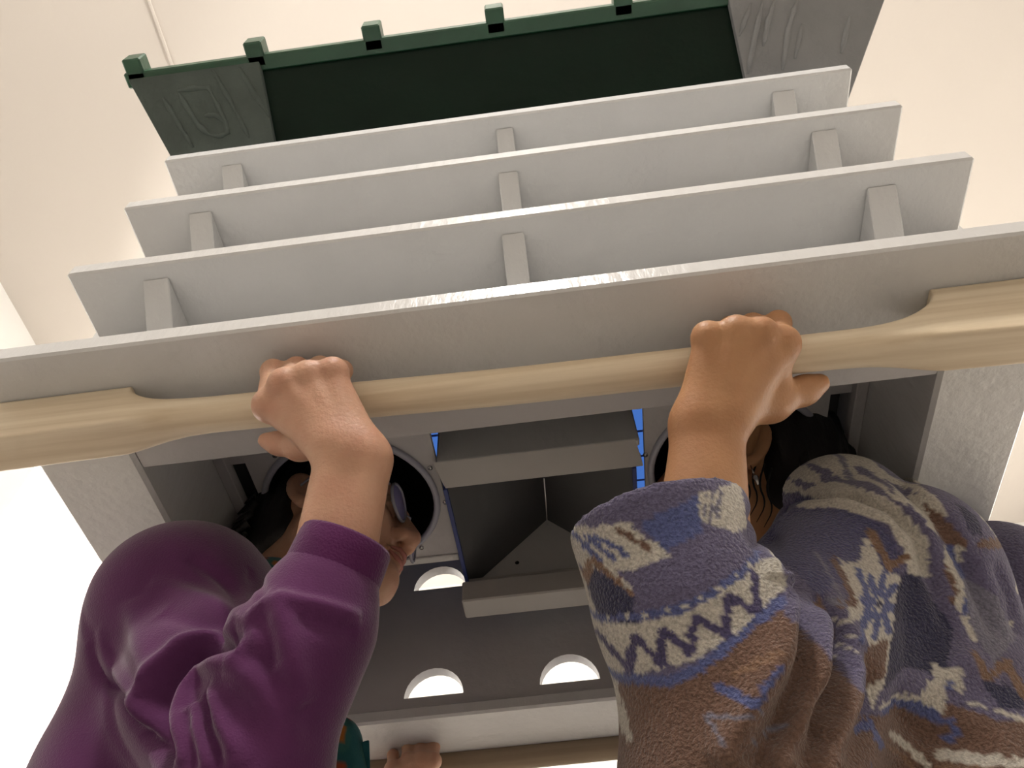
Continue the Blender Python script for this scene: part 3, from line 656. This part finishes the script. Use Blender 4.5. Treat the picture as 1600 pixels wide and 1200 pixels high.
# ================================================================= person on the right
PR = empty('person', (.27, .70, 0), 'person on the right in patterned blue and cream fleece, gripping the front bar', 'person')
FR = np.array((-.906, -.423, 0)); LR = np.array((.423, -.906, 0)); CR = np.array((.245, .74, 0)); BR = frame(FR)
hr = np.array((.238, .736, 1.559)); HR = frame((-.95, .066, .305), (.287, -.2, .937)); shR = P(1325, 920, .745); elR = P(1082, 1232, .53); wrR = P(1106, 672, .645); rsh = CR - LR * .17 + zz * 1.32
S = SDF((.0, .30, .74), (.56, .98, 1.70), .0027)
S.ell(CR + zz * 1.17, (.09, .14, .2), BR, 0); S.cone(CR + zz * 1.34, CR + zz * .95, .09, .1, .04); S.cone(shR - LR * .02, rsh, .045, .045, .04)
pr_ = sculpt_head(S, hr, HR, CR + zz * 1.36, .048)
acR = nrm(P(1230, 640, .66) - P(1110, 650, .66))
S.chain([shR, elR], [.045, .034], .02); fmR = elR + (wrR - elR) * .3
for o in (-1, 1): S.chain([elR, fmR + acR * .008 * o, wrR + acR * .011 * o], [.031, .034, .018], .02)
mcp = [P(1222, 537, .668), P(1188, 524, .660), P(1150, 521, .660), P(1106, 529, .664)]
fin = [[hb(1216, 505, .012), hb(1214, 528, .036), hb(1214, 568, .036)], [hb(1176, 509, .016), hb(1174, 532, .04), hb(1172, 575, .038)],
       [hb(1142, 513, .014), hb(1140, 536, .038), hb(1140, 578, .036)], [hb(1110, 521, .008), hb(1110, 545, .03), hb(1110, 580, .032)]]
hand(S, wrR, mcp, fin, [P(1140, 645, .656), P(1205, 630, .676), P(1256, 610, .693), P(1281, 599, .698)], acR)
S.cone(P(1218, 545, .67), P(1212, 610, .68), .010, .012, .012)
leR = rsh + np.array((.03, .06, -.27)); lwR = leR + np.array((-.09, .02, -.2)); S.chain([rsh, leR, lwR], [.045, .04, .024], .02)
for i in range(4): S.chain([lwR, lwR + np.array((-.03 - .004 * i, -.025 + .016 * i, -.07)), lwR + np.array((-.04, -.026 + .017 * i, -.11)), lwR + np.array((-.035, -.026 + .017 * i, -.145 + .006 * abs(i - 1.3)))], [.016, .011, .009, .007], .005)
S.chain([lwR, lwR + np.array((-.05, -.035, -.05)), lwR + np.array((-.065, -.04, -.09))], [.015, .011, .008], .006)
skin_obj(S, 'body', M['skinR'], PR); eyes(PR, pr_, HR); lips(PR, pr_)
# fleece
S = SDF((-.02, .30, .95), (.66, 1.0, 1.52), .003)
S.ell(CR + zz * 1.18, (.145, .185, .20), BR, 0); S.ell(CR + zz * .98, (.15, .19, .25), BR, .05)
S.cone(CR + LR * .14 + zz * 1.30, rsh, .08, .075, .06)
S.cone(P(1318, 815, .83), CR - LR * .05 + zz * 1.36, .070, .06, .04)
S.chain([shR, shR + (elR - shR) * .5, P(1165, 1230, .53)], [.086, .080, .078], .03)
cR0 = P(1026, 808, .612); cR1 = P(1078, 950, .583); cutR = nrm(cR0 - cR1)
S.chain([P(1150, 1240, .53), P(1138, 1090, .558), cR1, cR0 + cutR * .03], [.078, .073, .068, .0685], .012)
S.chain([rsh, leR, lwR], [.075, .066, .045], .03)
# hood lying on the back
S.chain([P(1405, 815, .92), P(1480, 880, .92), P(1520, 940, .90)], [.05, .058, .06], .02); S.ell(P(1530, 960, .86), (.075, .11, .09), BR, .015)
S.chain([P(1400, 800, .86), P(1470, 880, .84), P(1500, 980, .80)], [.04, .05, .06], .012)
S.half(cR0, nrm(np.array(P(1030, 690, .64)) - P(1075, 830, .60)), cR0 - .11, cR0 + .11)
S.cone(cR0 + cutR * .03, cR0 - cutR * .05, .063, .058, .002, 'sub')
nkR = CR + zz * 1.40; S.half(nkR, zz, nkR - .12, nkR + .12); S.cone(nkR + zz * .05, nkR - zz * .03, .062, .056, .004, 'sub')
V, Q = S.mesh('fleece', 3)
flR = [([(1180, 812), (1240, 768), (1320, 762), (1390, 788), (1435, 838), (1455, 900), (1485, 980)], -.010, .006), ([(1190, 830), (1245, 785), (1320, 778), (1380, 803), (1420, 850), (1440, 905)], .004, .008),
       ([(1215, 893), (1236, 950), (1236, 1010), (1190, 1105), (1120, 1195)], .014, .013), ([(1238, 905), (1262, 960), (1262, 1040), (1215, 1130), (1160, 1195)], -.020, .010),
       ([(1255, 915), (1284, 970), (1286, 1050), (1250, 1140), (1210, 1195)], .013, .012), ([(1275, 920), (1312, 985), (1312, 1070), (1280, 1150), (1245, 1195)], -.020, .010),
       ([(1290, 930), (1338, 1000), (1342, 1070), (1315, 1150), (1285, 1195)], .009, .012), ([(1200, 870), (1215, 890), (1222, 910)], .008, .012),
       ([(1345, 1000), (1370, 1060), (1360, 1130), (1320, 1195)], -.008, .010), ([(1180, 850), (1190, 838), (1200, 822)], -.012, .010),
       ([(1400, 740), (1470, 800), (1530, 900), (1560, 990)], -.010, .008), ([(1420, 1090), (1480, 1040), (1540, 1020)], .007, .014), ([(1400, 1100), (1460, 1150), (1560, 1165)], -.006, .012), ([(1560, 870), (1590, 930), (1598, 990)], -.006, .008)]
V = folds(V, Q, flR)
# woven pattern, plus one painted fold shadow: motifs drawn on the flat cloth of each panel (sleeve, upper arm, body), in metres on that panel's own plane
PU, PV = MR @ np.array((1, 0, 0)), MR @ np.array((0, -1, 0))
def inpoly(x, y, pg):
    r = np.zeros(len(x), bool); n = len(pg)
    for i in range(n):
        x0, y0 = pg[i]; x1, y1 = pg[(i + 1) % n]
        if y0 == y1: continue
        r ^= ((y0 > y) != (y1 > y)) & (x < (x1 - x0) * (y - y0) / (y1 - y0) + x0)
    return r
def inline(x, y, pl_, wd):
    r = np.zeros(len(x), bool)
    for (x0, y0), (x1, y1) in zip(pl_[:-1], pl_[1:]):
        dx_, dy_ = x1 - x0, y1 - y0; t = np.clip(((x - x0) * dx_ + (y - y0) * dy_) / (dx_ * dx_ + dy_ * dy_), 0, 1); r |= np.hypot(x - x0 - t * dx_, y - y0 - t * dy_) < wd / 2
    return r
CRM, PUR, BLU, BRN, NAV, GRY = (.52, .49, .43), (.130, .118, .195), (.095, .115, .26), (.165, .10, .075), (.042, .042, .085), (.19, .185, .24)
TAN = (.215, .13, .085)
def fleece_dye(V):
    # panel by nearest axis
    eS = P(1150, 1240, .53); df = seg_dist(V, [cR0, cR1, P(1138, 1090, .558), eS])[0] - .088; du = seg_dist(V, [eS, shR])[0] - .083; dt = np.full(len(V), .018)
    reg = np.argmin(np.stack([df, du, dt]), 0); D0 = np.array((.55, .66, .74))[reg]
    c = (V - CAM); u = c @ PU; v = c @ PV; jit = np.array([mnoise.noise(Vector(q * 260)) for q in V]); jit2 = np.array([mnoise.noise(Vector(q * 240 + 7)) for q in V])
    _, s0 = seg_dist(V, [cR0, cR1, eS]); _, s1 = seg_dist(V, [eS, shR]); dep = -((V - CAM) @ MR)[:, 2]; PXx = 800 + u / dep * FPX; PXy = 600 + v / dep * FPX; cell = (np.clip(PXx / 16, 0, 149).astype(int) * 150 + np.clip(PXy / 16, 0, 149).astype(int)); mn = np.full(150 * 150, 9.); np.minimum.at(mn, cell, dep); fr_ = (reg == 2) & (dep < mn[cell] + .02) & (PXx < 1640) & (PXy < 1240); G = lambda a, b_: np.c_[np.ones(len(a)), a, b_, a * a, a * b_, b_ * b_]; sol = np.linalg.lstsq(G(u[fr_], v[fr_]), dep[fr_], rcond=None)[0]; bd = G(u, v) @ sol; f1 = (reg == 1) & (dep < mn[cell] + .02) & (PXx < 1640) & (PXy < 1240); b1 = G(u, v) @ np.linalg.lstsq(G(u[f1], v[f1]), dep[f1], rcond=None)[0]; DD = np.where(reg == 0, .555 + (.452 - .555) * s0, np.where(reg == 1, np.clip(b1, .4, .9), np.clip(bd, .5, .95)))
    x = 800 + u / DD * FPX + jit * 4; y = 600 + v / DD * FPX + jit2 * 4
    y = np.where(reg == 0, y + np.clip(1080 - x, 0, 200) * .26 * np.clip((y - 820) / 170, 0, 1), y)
    o = np.zeros((len(V), 3)); o[:] = PUR
    def fill(rg, c_, pg): m = (reg == rg) & inpoly(x, y, pg); o[m] = c_
    def line(rg, c_, pl_, wd): m = (reg == rg) & inline(x, y, pl_, wd); o[m] = c_
    # sleeve
    fill(0, BRN, [(960, 1150), (1060, 1095), (1160, 1010), (1225, 955), (1420, 1150), (1420, 1320), (960, 1320)])
    fill(0, BLU, [(1000, 815), (1095, 770), (1100, 830), (1030, 870)])
    fill(0, CRM, [(870, 850), (985, 815), (1045, 868), (990, 908), (900, 935)])
    for k in range(3): line(0, BLU, [(905 + k * 16, 858 - k * 3), (945 + k * 18, 905 - k * 14)], 11)
    line(0, BRN, [(965, 830), (1015, 862)], 9); line(0, PUR, [(985, 822), (1032, 850)], 6)
    fill(0, CRM, [(1090, 770), (1175, 760), (1185, 835), (1150, 835), (1092, 812)])
    for k in range(3): line(0, GRY, [(1103 + k * 14, 770), (1100 + k * 12, 815)], 5)
    fill(0, NAV, [(930, 915), (990, 955), (1000, 1010), (945, 1030), (925, 980)])
    line(0, TAN, [(918, 990), (930, 905), (998, 952)], 15); line(0, CRM, [(950, 905), (1008, 955)], 8)
    fill(0, PUR, [(985, 908), (1105, 835), (1190, 835), (1190, 870), (1100, 925), (1000, 990)])
    line(0, CRM, [(880, 860), (960, 1090), (1000, 1230)], 16)
    line(0, BLU, [(940, 1030), (1060, 960), (1195, 878)], 15)
    for k in range(9): line(0, CRM, [(960 + k * 27, 1018 - k * 16.2), (964 + k * 27, 1016 - k * 16.2)], 6)
    fill(0, CRM, [(945, 1040), (1065, 968), (1190, 890), (1240, 880), (1240, 925), (1160, 990), (1060, 1060), (975, 1125), (960, 1090)])
    line(0, (.075, .065, .14), [(950, 1066), (997, 1102), (1000, 1035), (1040, 1062), (1042, 1003), (1085, 1030), (1087, 970), (1140, 994), (1140, 936), (1190, 960), (1187, 905)], 15)
    line(0, BLU, [(970, 1138), (1060, 1083), (1150, 1008), (1230, 945)], 17)
    line(0, BLU, [(1130, 1082), (1180, 1098), (1208, 1055), (1222, 1045)], 15); line(0, GRY, [(1205, 1108), (1110, 1130), (1138, 1178), (1240, 1150)], 6)
    line(0, TAN, [(1150, 1060), (1215, 1020)], 12)
    # upper arm
    fill(1, CRM, [(1190, 790), (1240, 760), (1330, 758), (1410, 790), (1450, 850), (1465, 910), (1430, 905), (1405, 850), (1370, 812), (1300, 790), (1230, 805), (1195, 838)])
    fill(1, (.085, .085, .17), [(1195, 830), (1240, 803), (1310, 792), (1370, 818), (1410, 870), (1420, 930), (1300, 900), (1190, 930)])
    fill(1, CRM, [(1348, 832), (1335, 878), (1298, 868), (1318, 925), (1300, 955), (1330, 960), (1350, 1000), (1372, 1120), (1395, 1050), (1420, 1000), (1418, 905), (1385, 892)])
    line(1, TAN, [(1354, 828), (1395, 888), (1418, 872)], 13); line(1, BRN, [(1290, 868), (1322, 935), (1288, 928)], 11); line(1, GRY, [(1262, 860), (1300, 930), (1270, 925)], 6)
    for k in range(8):
        a = k / 8 * 2 * math.pi + .3; line(1, BLU, [(1374 + 16 * math.cos(a), 944 + 18 * math.sin(a)), (1374 + 38 * math.cos(a), 944 + 48 * math.sin(a))], 14)
    line(1, NAV, [(1370, 944), (1378, 944)], 8)
    line(1, BLU, [(1335, 890), (1350, 930), (1332, 985)], 12)
    for k in range(6): line(1, CRM, [(1280 + k * 6, 960 + k * 24), (1315 + k * 4, 955 + k * 24)], 6)
    fill(1, BRN, [(1230, 960), (1290, 1000), (1300, 1200), (1180, 1200)]); line(1, BLU, [(1250, 925), (1285, 1000), (1280, 1100)], 14); line(1, TAN, [(1262, 930), (1300, 1000), (1292, 1080)], 10)
    fill(1, NAV, [(1300, 1090), (1360, 1100), (1330, 1200), (1250, 1200)]); line(1, BLU, [(1260, 1180), (1330, 1150), (1300, 1120)], 10)
    # lower arm folds and side of the body, one run of cloth
    for g in (1, 2):
        fill(g, NAV, [(1420, 900), (1450, 905), (1490, 990), (1470, 1040), (1420, 1050), (1385, 1085), (1395, 1010)])  # navy fill paints the deep shadow of the fold into the dye
        fill(g, BRN, [(1352, 1005), (1392, 1000), (1385, 1060), (1350, 1110), (1335, 1060)])
        fill(g, CRM, [(1378, 1112), (1432, 1082), (1452, 1030), (1500, 1042), (1505, 1085), (1474, 1072), (1440, 1104), (1390, 1125)])
        fill(g, BRN, [(1300, 1150), (1400, 1122), (1470, 1095), (1560, 1125), (1650, 1110), (1650, 1260), (1240, 1260)])
        line(g, BLU, [(1393, 1118), (1455, 1090), (1480, 1062)], 13)
        line(g, BLU, [(1452, 1140), (1490, 1128), (1504, 1160), (1470, 1175), (1455, 1158), (1478, 1148)], 10)
        line(g, CRM, [(1405, 1158), (1450, 1185), (1530, 1190), (1620, 1172)], 13); line(g, TAN, [(1400, 1176), (1470, 1205), (1600, 1195)], 9)
        for k in range(8): line(g, CRM, [(1512 + k * 13, 1098 + k * 3.6), (1517 + k * 13, 1100 + k * 3.6)], 7)
        line(g, BLU, [(1340, 1165), (1370, 1140), (1385, 1175)], 10); line(g, TAN, [(1262, 1180), (1320, 1130)], 10)
    # body and hood
    fill(2, CRM, [(1200, 745), (1310, 700), (1390, 720), (1450, 790), (1440, 830), (1380, 775), (1300, 755), (1195, 790)])
    for xy in ((1270, 730), (1290, 745), (1345, 735), (1380, 755), (1250, 755)): line(2, PUR, [xy, (xy[0] + 24, xy[1] + 8), (xy[0] + 12, xy[1] + 18)], 11)
    line(2, GRY, [(1322, 700), (1324, 760)], 14)
    fill(2, CRM, [(1455, 850), (1480, 830), (1500, 870), (1530, 960), (1545, 1010), (1520, 1000), (1490, 940), (1470, 900)])
    line(2, BLU, [(1470, 850), (1510, 905), (1512, 960)], 12); line(2, BRN, [(1465, 880), (1490, 925), (1480, 950)], 10)
    fill(2, CRM, [(1500, 700), (1545, 770), (1585, 830), (1600, 850), (1570, 850), (1520, 800)])
    fill(2, BRN, [(1420, 780), (1450, 800), (1500, 850), (1470, 850), (1440, 820)]); fill(2, NAV, [(1470, 780), (1510, 800), (1520, 830), (1495, 830)])
    line(2, BRN, [(1520, 845), (1590, 850)], 16); line(2, CRM, [(1555, 760), (1598, 850), (1605, 930)], 8)
    line(2, TAN, [(1520, 1020), (1540, 1060), (1580, 1040), (1600, 1090)], 14); line(2, CRM, [(1540, 960), (1570, 990), (1600, 985)], 8)
    fill(2, NAV, [(1535, 1065), (1580, 1070), (1600, 1100), (1560, 1110)]); fill(2, GRY, [(1500, 900), (1560, 930), (1600, 1000), (1560, 1040), (1520, 980)])
    return o
BD = .72
dyed('fleece_jacket', V, Q, M['fleece'], PR, fleece_dye)
hairR = hair_shell(PR, hr, HR, 0, .018)
for i in range(60):
    a = rnd.uniform(-1, 1); q = pr_(-.06 - .05 * (1 - abs(a)), .075 * a, rnd.uniform(-.08, .02)); L_ = rnd.uniform(.05, .1)
    d = nrm(-HR[2] + HR[1] * rnd.uniform(-.3, .3) + HR[0] * rnd.uniform(-.5, .25)); sd = HR[0] * rnd.uniform(-.008, .008)
    hair_strand([q, q + d * L_ * .35 + sd, q + d * L_ * .7 - sd, q + d * L_ + sd], [.008, .007, .004, .0007], hairR)
for i in range(4):
    q = pr_(-.005 - .008 * i, .082, -.02 - .006 * i); hair_strand([q, q - HR[2] * .03 + HR[0] * .006, q - HR[2] * .055 - HR[0] * .004, q - HR[2] * .08 + HR[0] * .006], [.0012, .0013, .001, .0004], hairR)
e0 = pr_(-.006, .088, -.04); er = tube('earring', [e0, e0 - zz * .014], .0008, M['metal'], PR, 6); tube('pendant', [e0 - zz * .014, e0 - zz * .02, e0 - zz * .032], [.001, .0035, .0008], M['metal'], er, 8)
legs(PR, CR, BR, .92)
